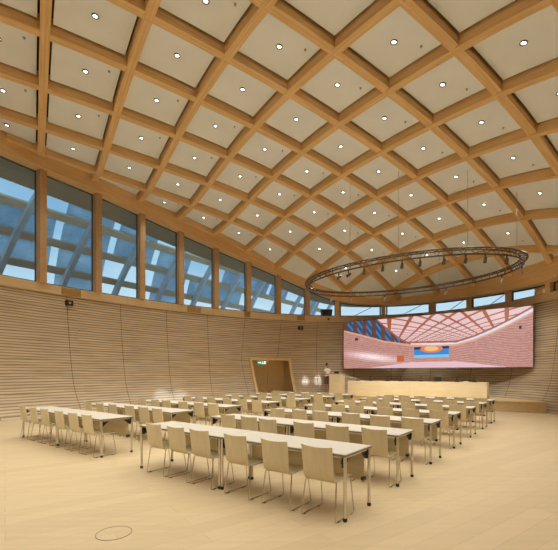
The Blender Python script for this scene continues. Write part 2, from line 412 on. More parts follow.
for i in range(-9, 14):
    for j in range(-9, 9):
        c = node(i+.5, j+.5); f = hw/GA.length
        poly = [node(i+f, j+f), node(i+1-f, j+f), node(i+1-f, j+1-f), node(i+f, j+1-f)]
        a_ = (poly[1]-poly[0]); b_ = (poly[2]-poly[1])
        if a_.x*b_.y-a_.y*b_.x < 0: poly.reverse()
        full = all((p.x/AI)**2+(p.y/BI)**2 < 1 for p in poly)
        pz = lambda x: zc(x.x, x.y)+.24
        if full:
            mb = MB(); n = 4; P = [[None]*(n+1) for _ in range(n+1)]
            for s in range(n+1):
                for t_ in range(n+1):
                    x = poly[0].lerp(poly[1], s/n).lerp(poly[3].lerp(poly[2], s/n), t_/n); P[s][t_] = G(x.x, x.y, pz(x))
            for s in range(n):
                for t_ in range(n): mb.face([P[s][t_], P[s+1][t_], P[s+1][t_+1], P[s][t_+1]])
        else:
            q = clip_poly(poly)
            if len(q) < 3: continue
            ar = abs(sum(a.x*b.y-a.y*b.x for a, b in zip(q, q[1:]+q[:1])))/2
            if ar < .05: continue
            cen = sum(q, Vector((0, 0)))/len(q)
            mb = MB()
            for a, b in zip(q, q[1:]+q[:1]): mb.face([G(cen.x, cen.y, pz(cen)), G(a.x, a.y, pz(a)), G(b.x, b.y, pz(b))])
        o = mb.build('ceiling_panel', M['panel'], ceiling)
        o.data.polygons.foreach_set('use_smooth', [True]*len(o.data.polygons))
        if (c.x/AI)**2+(c.y/BI)**2 < .90:
            lights.append((i, j, c)); e = node(i+.78, j+.32)
            if (e.x/AI)**2+(e.y/BI)**2 < .93: dots.append((i, j, e))

# windows and posts
posts = [-13.3, -5.08, 3.16, 10.8, 18.54, 26.46, 34.44, 42.46, 50.74, 59.94, 74.4, 89.9, 101.36, 112.74, 123.46, 134.5]
def pane_pts(d0, d1, dist, z0, drop, n=4):
    lo, hi = [], []
    for k in range(n+1):
        d = d0+(d1-d0)*k/n; p = off(d, dist); lo.append(G(*p, z0)); hi.append(G(*p, zrs(d)-drop))
    return lo, hi
ordn = ['first', 'second', 'third', 'fourth', 'fifth', 'sixth', 'seventh', 'eighth', 'ninth', 'tenth', 'eleventh', 'twelfth', 'thirteenth', 'fourteenth', 'fifteenth']
for k, (d0, d1) in enumerate(zip(posts, posts[1:])):
    root = empty('window_%d' % (k+1), Matrix.Translation(G(*off(d0, .1), 5.28)))
    inv = root.matrix_world.inverted()
    tag(root, '%s clerestory window bay from the left, above the slatted wall' % ordn[k], 'window', kind='structure')
    bpy.context.view_layer.update()
    lo, hi = pane_pts(d0, d1, .16, 5.28, -.02, 5)
    mb = MB()
    for a in range(5): mb.face([inv@lo[a], inv@lo[a+1], inv@hi[a+1], inv@hi[a]])
    mb.build('glass_pane', M['glass'], root)
    # slim metal frame
    mb = MB(); e = .16 if k > 8 else .10
    for seq, z_sh in ((lo, .03), (hi, -.03)):
        mb.tube([inv@(p+Vector((0, 0, z_sh))) for p in seq], .045, 4)
    dw = (d1-d0)*e/2.3
    for d in (d0+dw, d1-dw):
        p = off(d, .16); mb.tube([inv@G(*p, 5.28), inv@G(*p, zrs(d))], .075 if k < 9 else .045, 4)
    mb.build('window_frame', M['grey_metal'], root)
    if k in (9, 10, 11, 12, 13):     # slanted stay behind the low panes
        mb = MB(); p = off(d0+(d1-d0)*.30, .5); q = off(d0+(d1-d0)*.75, .5); mb.tube([inv@G(*p, 5.25), inv@G(*q, zrs(d1))], .022, 6)
        mb.build('stay_rod', M['steel'], root)
    r = math.radians(d0); n2 = Vector((math.cos(r)/A1, math.sin(r)/B1)).normalized()
    w3 = (EU*n2.x+EV*n2.y); t3 = Vector((-w3.y, w3.x, 0))
    c0 = G(*off(d0, 0), 5.27); zt = zrs(d0)+.02
    rad = (-.22, .16) if k < 9 else (-.05, .22); hwid = .13
    mb = MB(); cs = []
    for z_ in (5.27, zt):
        b0 = Vector((c0.x, c0.y, z_))
        cs += [b0-t3*hwid+w3*rad[0], b0+t3*hwid+w3*rad[0], b0-t3*hwid+w3*rad[1], b0+t3*hwid+w3*rad[1]]
    mb.hexa([inv@c for c in cs]); po = mb.build('post', M['post'] if k < 9 else M['ring'], root)
# closed upper band round the rear half (no windows there)
mb = MB(); n = 80
for k in range(n):
    d, e = 134.5+(346.7-134.5)*k/n, 134.5+(346.7-134.5)*(k+1)/n
    mb.face([G(*off(d, .1), 5.2), G(*off(e, .1), 5.2), G(*off(e, .1), zrs(e)+.1), G(*off(d, .1), zrs(d)+.1)])
tag(mb.build('wall_upper', M['coping']), 'plain upper wall at the rear of the hall', 'wall', kind='structure')

# door portal: leaning frame and recessed niche
d0, d1, dz = DOOR
root = empty('door_1', Matrix.Translation(wall_p(41, 0))); inv = root.matrix_world.inverted(); bpy.context.view_layer.update()
tag(root, 'recessed oak doorway with leaning frame in the slatted wall', 'door', kind='structure')
nrm = (wall_p(41.2, 0, 1)-wall_p(41.2, 0, 0)).normalized()
mb = MB()
def fp(d, z, o_): return inv@wall_p(d, z, o_)
wd = .62
zl = [0, .5, 1.0, 1.5, 2.0, 2.42]
for (a, b) in ((d0-.1, d0+wd), (d1-wd, d1+.1)):
    mb.sweep([[fp(a, z, -.07), fp(b, z, -.07), fp(b, z, .1), fp(a, z, .1)] for z in zl])
mb.sweep([[fp(d0-.1+(d1-d0+.2)*k/6, 2.42-.02, -.07), fp(d0-.1+(d1-d0+.2)*k/6, 2.42+.12, -.07), fp(d0-.1+(d1-d0+.2)*k/6, 2.42+.12, .1), fp(d0-.1+(d1-d0+.2)*k/6, 2.42-.02, .1)] for k in range(7)])
mb.build('door_frame', M['doorframe'], root)
BL, BR = wall_p(d0, 0, 0)+nrm*1.75, wall_p(d1, 0, 0)+nrm*1.75
def V3(p, z): return Vector((p.x, p.y, z))
mb = MB()
mb.face([inv@V3(wall_p(d1, 0), 0), inv@V3(BR, 0), inv@V3(BR, 2.42), inv@wall_p(d1, 2.42), inv@wall_p(d1, 1.3)])
mb.face([inv@V3(wall_p(d0, 0), 0), inv@V3(BL, 0), inv@V3(BL, 2.42), inv@wall_p(d0, 2.42), inv@wall_p(d0, 1.3)])
mb.face([inv@V3(BL, 2.42), inv@V3(BR, 2.42), inv@wall_p(d1, 2.42), inv@wall_p(d0, 2.42)])
mb.face([inv@V3(BL, 0.0), inv@V3(BR, 0.0), inv@V3(wall_p(d1, 0), 0), inv@V3(wall_p(d0, 0), 0)])
mb.face([inv@V3(BL, 0), inv@V3(BR, 0), inv@V3(BR, 2.42), inv@V3(BL, 2.42)])
mb.build('reveal', M['doorwood'], root)
tv = (BR-BL).normalized(); Wd = (BR-BL).length
T = Matrix(((tv.x, -nrm.x, 0, BL.x), (tv.y, -nrm.y, 0, BL.y), (0, 0, 1, 0), (0, 0, 0, 1)))
T = inv@T
for x0, x1 in ((.1, Wd*.5-.01), (Wd*.5+.01, Wd-.1)):
    mb = MB(); mb.box(x0, x1, .02, .07, .01, 2.35, T=T); leaf = mb.build('door_leaf', M['doorframe'], root)
    mb = MB(); mb.box(x0+.12, x1-.12, .12, .15, 1.02, 1.08, T=T); mb.box(x0+.16, x0+.20, .07, .12, 1.03, 1.07, T=T); mb.box(x1-.20, x1-.16, .07, .12, 1.03, 1.07, T=T)
    mb.build('push_bar', M['steel'], leaf)
# exit sign hung in the portal
sg = empty('exit_sign', Matrix.Translation(wall_p(39.2, 2.26, .12)) @ Matrix.Rotation(math.atan2(tv.y, tv.x), 4, 'Z'))
tag(sg, 'small green exit sign hanging at the top of the doorway', 'sign')
mb = MB(); mb.box(-.27, .27, -.03, .03, -.11, .11); mb.box(-.02, .02, -.01, .01, .11, .17); mb.build('sign_box', M['sign_green'], sg)
mb = MB(); y = -.034
mb.face([(-.22, y, -.02), (-.10, y, -.02), (-.10, y, -.06), (-.04, y, 0), (-.10, y, .06), (-.10, y, .02), (-.22, y, .02)])
mb.face([(.0, y, -.08), (.03, y, -.08), (.08, y, -.01), (.05, y, .04), (.03, y, .02)]); mb.face([(.07, y, -.03), (.12, y, -.07), (.14, y, -.05), (.09, y, 0)])
mb.disc((.075, .06), .018, 0, .003, 10, T=Matrix.Translation((0, y+.003, 0)) @ Matrix.Rotation(PI/2, 4, 'X'))
mb.face([(.16, y, -.08), (.24, y, -.08), (.24, y, .08), (.16, y, .08)])
mb.build('sign_symbol', M['sign_white'], sg)

# stage along the far wall
ST = .45
fv = lambda u: 14.55+.55*((u-4.5)/6)**2
top, bot = [], []
us = [-4.2+17.4*k/60 for k in range(61)]
front = []
for u in us:
    v = fv(u)
    if ((u-4.5)/9.15)**2+((v-4)/14.6)**2 < 1.0: front.append((u-4.5, v-4))
th0 = math.degrees(math.atan2(front[0][1]/14.8, front[0][0]/9.4)); th1 = math.degrees(math.atan2(front[-1][1]/14.8, front[-1][0]/9.4))
back = [ell(th1+(th0-th1)*k/50, 9.30, 14.80) for k in range(1, 50)]
out = front+back
st = empty('stage'); tag(st, 'low oak stage platform along the curved far wall', 'stage')
mb = MB(); mb.face([G(p*.999, q, ST) for p, q in out], [(p, q) for p, q in out]); mb.build('stage_floor', M['stage'], st)
mb = MB()
for a, b in zip(front, front[1:]): mb.face([G(*a, 0), G(*b, 0), G(*b, ST-.03), G(*a, ST-.03)], [(a[0], 0), (b[0], 0), (b[0], ST), (a[0], ST)])
mb.build('riser', M['stage'], st)
mb = MB(); rings = []
for a in front: rings.append([G(a[0], a[1]-.03, ST-.04), G(a[0], a[1]+.02, ST-.04), G(a[0], a[1]+.02, ST+.004), G(a[0], a[1]-.03, ST+.004)])
mb.sweep(rings); mb.build('nosing', M['doorframe'], st)

# ================================================================== OUTSIDE: outer roof shell over the hall
PC, ZC, RR = 4.4, 3.5, 12.6
def vault(ang, q, d=0): r = math.radians(ang); return G(PC+(RR+d)*math.cos(r), q, ZC+(RR+d)*math.sin(r))
sh = empty('outer_roof_shell'); tag(sh, 'outer timber lattice roof shell seen through the left windows', 'roof shell')
angs = [-8+6.5*k for k in range(13)]
QS = [-14+3.1*k for k in range(15)]
for a in angs:
    mb = MB(); rings = []
    for q in (-16, -5, 6, 17, 30):
        rings.append([vault(a-.85, q, 0), vault(a+.85, q, 0), vault(a+.85, q, .6), vault(a-.85, q, .6)])
    mb.sweep(rings); mb.build('beam', M['ext_beam'], sh)
for q in QS:
    mb = MB(); rings = []
    for k in range(17):
        a = -14+k*5.2; s = (k-4)*.30
        rings.append([vault(a, q+s-.13, -.35), vault(a, q+s+.13, -.35), vault(a, q+s+.13, .0), vault(a, q+s-.13, .0)])
    mb.sweep(rings); mb.build('rib', M['ext_rib'], sh)
rnd = random.Random(5)
for ai, (a, b) in enumerate(zip(angs, angs[1:])):
    for qi, (q0, q1) in enumerate(zip(QS, QS[1:])):
        if rnd.random() < .34: continue
        h0, h1 = a+.9, b-.9
        mb = MB(); n = 5; 
        for s in range(n):
            for t_ in range(n):
                def cu(x, y): return vault(h0+(h1-h0)*x, q0+.2+(q1-q0-.4)*y, .4+.35*math.sin(PI*x)*math.sin(PI*y))
                mb.face([cu(s/n, t_/n), cu((s+1)/n, t_/n), cu((s+1)/n, (t_+1)/n), cu(s/n, (t_+1)/n)])
        mb.build('roof_cushion', M['cushion'], sh)

mb = MB(); rings = []
for k in range(81):
    d = -30+185*k/80; z = zrs(d)+.12
    w_ = 2.1 if d < 55 else max(.9, 2.1-(d-55)*.06)
    rings.append([G(*off(d, .42), z), G(*off(d, w_), z-.05), G(*off(d, w_), z+.45), G(*off(d, .42), z+.6)])
mb.sweep(rings); tag(mb.build('roof_eaves', wood('eaves timber', (.62, .40, .22), (.80, .55, .32), .7, uv=True, knots=False)), 'timber eaves of the hall roof projecting outside above the windows', 'eaves', kind='structure')

# ================================================================== LAMPS
def spot(name, w, ang, col=WARM, rad=.06, blend=.8):
    l = bpy.data.lights.new(name, 'SPOT'); l.energy = w; l.spot_size = math.radians(ang); l.spot_blend = blend; l.color = col; l.shadow_soft_size = rad; return l
dl = spot('downlight_lamp', DOWNLIGHT_W, 105, rad=.08, blend=1.0)
proto = empty('ceiling_downlight')
mb = MB(); mb.lathe([(.085, .02), (.085, -.014), (.072, -.018), (.055, -.012), (.055, .02)], 20); mb.build('trim_ring', M['trim_white'], proto, True)
mb = MB(); mb.disc((0, 0), .054, -.004, .0, 20); mb.build('lens', M['lamp'], proto)
lo = bpy.data.objects.new('lamp', dl); COL.objects.link(lo); lo.location = (0, 0, -.035); lo.parent = proto
ORD = ['zeroth'] + ordn + ['sixteenth', 'seventeenth']
from collections import defaultdict
strips = defaultdict(list); ranks = {}
for i, j, c in lights: strips[i].append((j, c))
first = True
def surfT(c, dz):
    e = .3; z = zc(c.x, c.y)+dz
    n3 = -(EU*((zc(c.x+e, c.y)-zc(c.x-e, c.y))/(2*e)) + EV*((zc(c.x, c.y+e)-zc(c.x, c.y-e))/(2*e))) + Vector((0, 0, 1))
    q = Vector((0, 0, 1)).rotation_difference(n3.normalized())
    return Matrix.Translation(G(c.x, c.y, z)) @ q.to_matrix().to_4x4()
def in_view(w, m=10):
    if w.y < .5: return False
    x, y = project(w); return -m < x < 558+m and -m < y < 550+m
for i in sorted(strips):
    vis = sorted([(j, c) for j, c in strips[i]], key=lambda t: -t[0])
    rank = 0
    for j, c in vis:
        T = surfT(c, .235)
        o = proto if first else dup(proto, T)
        o.matrix_world = T; first = False
        if in_view(T.translation):
            rank += 1; si = i+2; ranks[(i, j)] = (rank, si)
            tag(o, 'recessed downlight, %s up from ring beam in %s slanting coffer strip from left' % (ORD[rank], ORD[si]), 'downlight', 'recessed downlights in the lattice ceiling')
        else:
            tag(o, 'round recessed downlight in a coffer behind the viewpoint', 'downlight', 'recessed downlights behind the viewpoint')
nw = (wall_p(41.4, 2.3)+nrm*.75); o = dup(proto, Matrix.Translation((nw.x, nw.y, 2.405)))  # added fill: an invented downlight that brightens the dark door niche
tag(o, 'added fill downlight brightening the oak doorway niche', 'downlight')
for ch in o.children:
    if ch.type == 'LIGHT': ch.data = spot('niche_fill_lamp', 330, 150, rad=.05, blend=.6)
proto2 = None
for i, j, c in dots:
    T = surfT(c, .235)
    if not in_view(T.translation, -4) or (i, j) not in ranks or (i*3+j*5) % 3 == 1: continue
    if proto2 is None:
        mb = MB(); mb.lathe([(.035, .01), (.035, -.006), (.012, -.012), (.012, -.03), (.022, -.034), (.022, -.038)], 10); proto2 = mb.build('sprinkler_head', M['dot']); o = proto2
    else:
        o = proto2.copy(); COL.objects.link(o)
    o.matrix_world = T
    tag(o, 'tiny sprinkler head beside downlight, %s up from ring beam in %s slanting strip' % (ORD[ranks[(i, j)][0]], ORD[ranks[(i, j)][1]]), 'sprinkler', 'sprinkler heads in the coffers')

# ================================================================== SUSPENDED OVAL LIGHTING TRUSS
RC = (4.15, 13.65); RA, RB, RH = 4.78, 3.1, 6.07
def tp(deg, dr=0, z=RH):
    r = math.radians(deg); return U(RC[0]+(RA+dr)*math.cos(r), RC[1]+(RB+dr)*math.sin(r), z)
tr_ = empty('lighting_truss'); tag(tr_, 'large oval bronze lighting truss hanging below the ceiling', 'lighting truss')
for nm, dr, z in (('outer_tube', .12, RH+.1), ('inner_tube', -.12, RH+.1), ('lower_tube', 0, RH-.1)):
    mb = MB(); mb.tube([tp(k*3, dr, z) for k in range(120)], .032, 8, closed=True); mb.build(nm, M['dark_metal'], tr_, True)
mb = MB()
for k in range(60):
    a, b = tp(k*6, .12, RH+.1), tp(k*6+3, -.12, RH+.1); c = tp(k*6+1.5, 0, RH-.1); e = tp(k*6+6, .12, RH+.1)
    for x, y in ((a, b), (b, e), (a, c), (c, b)): mb.tube([x, y], .012, 5)
mb.build('cross_bars', M['dark_metal'], tr_)
def ang_at(px, near):
    best = None
    for k in range(720):
        w = tp(k/2); x, y = project(w)
        if abs(x-px) < 1.2:
            if best is None or ((w.y < best[1]) if near else (w.y > best[1])): best = (k/2, w.y)
    return best[0] if best else 0
for px, near in ((518, True), (467, True), (349, True), (398, True), (350, False), (440, False)):
    a = ang_at(px, near); p = tp(a, 0, RH+.1)
    d = p-OC; pp, qq = d.dot(EU), d.dot(EV)
    mb = MB(); mb.tube([p, Vector((p.x, p.y, zc(pp, qq)+.23))], .009, 5); mb.build('suspension_wire', M['steel'], tr_)
sp_col = (1, .95, .85)
def lit_spot(px, near, target, w, bright, place, cone=58):
    a = ang_at(px, near); p = tp(a, 0, RH-.14)
    root = empty('spotlight', Matrix.Translation(p)); bpy.context.view_layer.update()
    tag(root, place, 'spotlight', 'spotlights clamped under the oval truss')
    mb = MB(); mb.box(-.02, .02, -.02, .02, -.10, .005); mb.build('yoke', M['black'], root)
    d = (target-(p+Vector((0, 0, -.18)))).normalized(); q = Vector((0, 0, -1)).rotation_difference(d).to_matrix().to_4x4()
    Tl = Matrix.Translation((0, 0, -.18)) @ q @ Matrix.Scale(.8, 4)
    mb = MB(); mb.lathe([(.03, .16), (.06, .13), (.075, -.10), (.08, -.13), (.068, -.13), (.066, -.11)], 14, T=Tl); mb.build('lamp_can', M['dark_metal'] if not bright else M['steel'], root, True)
    mb = MB(); mb.disc((0, 0), .066, -.112, -.105, 14, T=Tl); mb.build('lens', M['spotlens'] if bright else M['spotdim'], root)
    if w:
        l = spot('spotlight_lamp', w, cone, (.72, .84, 1) if cone < 10 else sp_col, .04, 1.0); lo = bpy.data.objects.new('lamp', l); COL.objects.link(lo); lo.parent = root; lo.matrix_local = Tl @ Matrix.Translation((0, 0, -.15))
C0 = U(4.4, 14.6, 1.2)
spx = [(338, 1), (348, 1), (363, 1), (382, 1), (401, 1), (419, 1), (443, 1), (465, 1), (486, 1), (508, 1)]
for k, (px, near) in enumerate(spx):
    lit_spot(px, True, (wall_p(13.6, .45), wall_p(17.2, .40))[k] if k < 2 else U(10.0-.98*k, 16.4, 1.1), 3000 if k < 2 else 290, False, 'small dark spotlight, %s from the left on the upper near arc of the truss' % ordn[k], 6.5 if k < 2 else 58)
for k, (px, tg) in enumerate(((330, wall_p(50.4, 1.15)), (351, wall_p(53.9, 1.2)), (385, wall_p(62.2, 1.75)), (447, wall_p(80, 1.2)), (503, wall_p(100, 1.4)), (523, wall_p(116, 1.5)))):
    lit_spot(px, False, tg, 1500 if k < 3 else 260, True, 'bright lit spotlight, %s from the left on the lower far arc of the truss' % ordn[k], 7 if k < 3 else 75)

# ================================================================== FURNITURE
def bevel(o, w=.004, seg=2):
    m_ = o.modifiers.new('bevel', 'BEVEL'); m_.width = w; m_.segments = seg; m_.limit_method = 'ANGLE'
    return o
def make_table():
    L, D = 1.955, .68; t = empty('folding_table')
    mb = MB(); mb.box(-L/2, L/2, -D/2, D/2, .722, .745, mi=0); top = bevel(mb.build('tabletop', M['white'], t), .003)
    mb = MB(); e = .004
    mb.box(-L/2-e, L/2+e, -D/2-e, -D/2, .715, .738); mb.box(-L/2-e, L/2+e, D/2, D/2+e, .715, .738)
    mb.box(-L/2-e, -L/2, -D/2, D/2, .715, .738); mb.box(L/2, L/2+e, -D/2, D/2, .715, .738); mb.build('edge_band', M['edge'], top)
    for sx in (-1, 1):
        for sy in (-1, 1):
            x, y = sx*(L/2-.018), sy*(D/2-.022)
            mb = MB(); mb.lathe([(.020, .04), (.020, .70), (.020, .722)], 12, c=(x, y)); leg = mb.build('leg', M['chrome'], t, True)
            mb = MB(); mb.lathe([(.021, 0), (.024, .006), (.024, .038), (.018, .045)], 12, c=(x, y)); mb.build('foot', M['black'], leg, True)
            mb = MB()   # hinge bracket under the top
            x2 = x-sx*.03; pts = [(0, .715), (0, .59), (-sy*.03, .585), (-sy*.15, .68), (-sy*.17, .715)]
            a = [Vector((x2-.012, y+py, z)) for py, z in pts]; b = [Vector((x2+.012, y+py, z)) for py, z in pts]; mb.sweep([a, b])
            mb.disc((0, 0), .026, -.026, .026, 12, T=Matrix.Translation((x2, y-sy*.035, .645)) @ Matrix.Rotation(PI/2, 4, 'Y'))
            mb.build('hinge_bracket', M['black'], t)
    mb = MB()
    for y in (-D/2+.06, D/2-.06): mb.box(-L/2+.07, L/2-.07, y-.012, y+.012, .69, .722)
    for x in (-L/2+.04, L/2-.04): mb.box(x-.012, x+.012, -D/2+.06, D/2-.06, .69, .722)
    mb.build('frame_rail', M['chrome'], t)
    mb = MB(); mb.box(-L/2+.06, L/2-.06, D/2-.075, D/2-.06, .32, .70); mp_ = bevel(mb.build('modesty_panel', M['modesty'], t), .003)
    for sx in (-1, 1):
        mb = MB(); x = sx*(L/2-.07); mb.disc((0, 0), .023, -.03, .02, 12, T=Matrix.Translation((x, D/2-.085, .345)) @ Matrix.Rotation(PI/2, 4, 'X'))
        mb.box(x-.02, x+.02, D/2-.06, D/2-.045, .325, .365)
        mb.build('panel_clamp', M['black'], mp_)
    return t
def make_chair():
    t = empty('stacking_chair'); n = 8
    prof = [(.235, .438), (.20, .449), (.10, .450), (0, .443), (-.10, .436), (-.155, .438)]
    back_ = [(-.155, .438), (-.185, .452), (-.203, .485), (-.212, .54), (-.222, .62), (-.232, .70), (-.244, .78), (-.252, .835)]
    def shell(pr, name, curve):
        mb = MB(); rings = []
        for k, (y, z) in enumerate(pr):
            up, dn = [], []
            if name == 'backrest': f = k/(len(pr)-1); w = .190+.010*f
            else: f = 0; w = .20 if k else .19
            for i in range(n+1):
                s = -1+2*i/n
                yy = y-(.028*(1-s*s) if name == 'backrest' else 0)*min(1, f*2)
                zz = z-(.012*(1-s*s) if (name == 'backrest' and k == len(pr)-1) else 0) - (.008*(1-s*s) if name == 'seat' else 0)
                up.append(Vector((s*w, yy, zz)))
            if k == 0: ty, tz = pr[1][0]-pr[0][0], pr[1][1]-pr[0][1]
            elif k == len(pr)-1: ty, tz = pr[-1][0]-pr[-2][0], pr[-1][1]-pr[-2][1]
            else: ty, tz = pr[k+1][0]-pr[k-1][0], pr[k+1][1]-pr[k-1][1]
            l = math.hypot(ty, tz); ny, nz = -tz/l, ty/l
            if nz > 0 or (nz == 0): pass
            for p in reversed(up): dn.append(p+Vector((0, ny*-.011, nz*-.011)) if name == 'x' else p+Vector((0, -abs(ny)*.011, -abs(nz)*.011)))
            rings.append(up+dn)
        mb.sweep(rings); return mb.build(name, M['shell'], t, True)
    shell(prof, 'seat', 0); shell(back_, 'backrest', 1)
    mb = MB()
    for s in (-1, 1):
        pts = [(s*.14, .16, .425), (s*.19, .165, .425), (s*.20, .18, .405), (s*.215, .235, .04), (s*.218, .235, .015), (s*.22, .215, .009), (s*.222, -.20, .009), (s*.22, -.222, .015), (s*.218, -.222, .04), (s*.20, -.165, .405), (s*.19, -.15, .422), (s*.14, -.145, .422)]
        mb.tube(pts, .0075, 8)
    mb.tube([(-.14, .16, .425), (.14, .16, .425)], .0075, 8); mb.tube([(-.14, -.145, .422), (.14, -.145, .422)], .0075, 8)
    mb.tube([(-.14, .16, .425), (-.14, -.145, .422)], .0065, 6); mb.tube([(.14, .16, .425), (.14, -.145, .422)], .0065, 6)
    mb.build('sled_base', M['chrome'], t, True)
    for s in (-1, 1):
        for y in (.15, -.16): mb = MB(); mb.box(s*.22-.01, s*.22+.01, y-.02, y+.02, 0, .008); mb.build('glide', M['black'], t)
    return t
table0 = make_table(); chair0 = make_chair()
rows = [0, 1.63, 3.31, 5.08, 6.86, 8.62, 10.2]
rown = ['front', 'second', 'third', 'fourth', 'fifth', 'sixth', 'last']
tabs = [(.965, 'right block, outer table'), (2.935, 'right block, table next to the aisle'), (6.20, 'left block, table next to the aisle'), (8.19, 'left block, outer table')]
seat_pos = [(.27, .88, 1.53), (2.235, 2.77, 3.33), (5.50, 6.11, 6.75), (7.495, 8.13, 8.76)]
seatw = [('nearest the outer end', 'in the middle', 'nearest the table joint'), ('nearest the table joint', 'in the middle', 'nearest the aisle'), ('nearest the aisle', 'in the middle', 'nearest the table joint'), ('nearest the table joint', 'in the middle', 'nearest the outer end')]
ft = fc = True
for r, v in enumerate(rows):
    for k, (u, nm) in enumerate(tabs):
        side = 'left' if k > 1 else 'right'; pos = 'outer' if k in (0, 3) else 'aisle-side'
        T = frame_at(u, v+.32)
        o = table0 if ft else dup(table0, T); ft = False; o.matrix_world = T
        tag(o, 'white folding table with chrome legs, %s table of the %s row in the %s block' % (pos, rown[r], side), 'table', 'folding tables standing in rows')
        for q, uu in enumerate(seat_pos[k]):
            ju = random.uniform(-.004, .035) if q == 0 else random.uniform(-.03, .03) if r else 0; jv = random.uniform(-.05, .04) if r else 0
            T = frame_at(uu+ju, v+.10+jv, 0, random.uniform(-.03, .03) if r else 0)
            c = chair0 if fc else dup(chair0, T); fc = False; c.matrix_world = T
            tag(c, 'pale wooden chair %s at the %s table, %s row, %s block' % (seatw[k][q], pos, rown[r], side), 'chair', 'pale wooden chairs drawn up to the tables')

# ---- head table on the stage
u0, u1, v0 = .93, 7.88, 15.55
T = Matrix.Translation(U((u0+u1)/2, v0, ST+.003)) @ Matrix.Rotation(RZ, 4, 'Z'); Ld = u1-u0
ds_ = empty('panel_desk', T); tag(ds_, 'long pale wood panel desk with closed front on the stage', 'desk')
mb = MB(); mb.box(-Ld/2, Ld/2, 0, .74, .725, .755); bevel(mb.build('desktop', M['desk'], ds_))
mb = MB()
for k in range(4): mb.box(-Ld/2+Ld/4*k+(.003 if k else 0), -Ld/2+Ld/4*(k+1)-(.003 if k < 3 else 0), .012, .035, .0, .725)
mb.build('front_panel', M['desk'], ds_)
for x in (-Ld/2+.001, Ld/2-.031):
    mb = MB(); mb.box(x, x+.03, .036, .72, 0, .725); mb.build('side_panel', M['desk'], ds_)
DT = ST+.762
def desk_u(px, v):       # u on a line of constant v that lands on picture column px (placement only)
    r = (px-279)/378; return (.73+.605*v - r*(4.16+.796*v))/(.796+.605*r)
mic0 = empty('desk_microphone')
mb = MB(); mb.box(-.10, .10, -.07, .07, 0, .05); bevel(mb.build('base', M['black'], mic0), .006)
mb = MB(); mb.tube([(0, .02, .03), (0, .01, .15), (0, -.03, .22), (0, -.06, .235)], .010, 6); mb.build('gooseneck', M['black'], mic0)
mb = MB(); mb.tube([(0, -.055, .233), (0, -.12, .245)], .022, 8); mb.build('microphone_head', M['black'], mic0)
fm = True
for k, px in enumerate((357.6, 369.7, 387.3, 400.5, 421, 457, 474.5)):
    v = v0+.28; T = frame_at(desk_u(px, v), v, DT, PI)
    o = mic0 if fm else dup(mic0, T); fm = False; o.matrix_world = T
    tag(o, 'black gooseneck microphone unit, %s from the left on the panel desk' % ordn[k], 'microphone', 'microphones on the panel desk')
v = v0+.35; lp = empty('laptop', frame_at(desk_u(438, v), v, DT, 0)); tag(lp, 'open black laptop on the panel desk', 'laptop')
mb = MB(); mb.box(-.17, .17, -.02, .22, 0, .018); bevel(mb.build('keyboard_base', M['black'], lp), .004)
mb = MB(); mb.box(-.17, .17, -.03, -.018, .018, .24); bevel(mb.build('display_lid', M['black'], lp), .004)
v = v0+.3; mb = MB()
for k in range(5): mb.box(-.105+.002*k, .105-.001*k, -.15+.003*k, .145, .006*k, .006*k+.0055)
o = mb.build('paper_stack', M['white']); o.matrix_world = frame_at(desk_u(466, v), v, DT, .2); tag(o, 'small white stack of papers on the panel desk', 'papers')

# ---- lectern
lu, lv = 8.66, 15.5
lec = empty('lectern', frame_at(lu, lv, ST+.003)); tag(lec, 'pale wooden lectern on the stage beside the speaker', 'lectern')
mb = MB(); mb.box(-.38, .38, 0, .03, 0, 1.10); bevel(mb.build('front_panel', M['desk'], lec))
for x in (-.38, .35):
    mb = MB(); cs = [Vector((xx, yy, z)) for z in (0, 1) for yy in (.031, .5) for xx in (x, x+.03)]
    for i_, c in enumerate(cs):
        if i_ > 3: c.z = 1.10 if c.y < .1 else 1.02
    mb.hexa(cs); mb.build('side_panel', M['desk'], lec)
mb = MB(); mb.box(-.41, .41, -.03, .54, -.015, .015, T=Matrix.Translation((0, 0, 1.125)) @ Matrix.Rotation(math.radians(-8), 4, 'X')); bevel(mb.build('reading_top', M['desk'], lec))
mb = MB(); mb.box(-.35, .35, .05, .48, .55, .575); mb.build('shelf', M['desk'], lec)
lt = empty('laptop', frame_at(lu-.02, lv+.2, ST+1.117, 0)); tag(lt, 'black laptop lying open on the lectern top', 'laptop')
mb = MB(); mb.box(-.15, .15, -.02, .2, 0, .02, T=Matrix.Rotation(math.radians(-8), 4, 'X')); mb.build('keyboard_base', M['black'], lt)
mb = MB(); mb.box(-.15, .15, -.05, -.035, .01, .17); mb.build('display_lid', M['black'], lt)

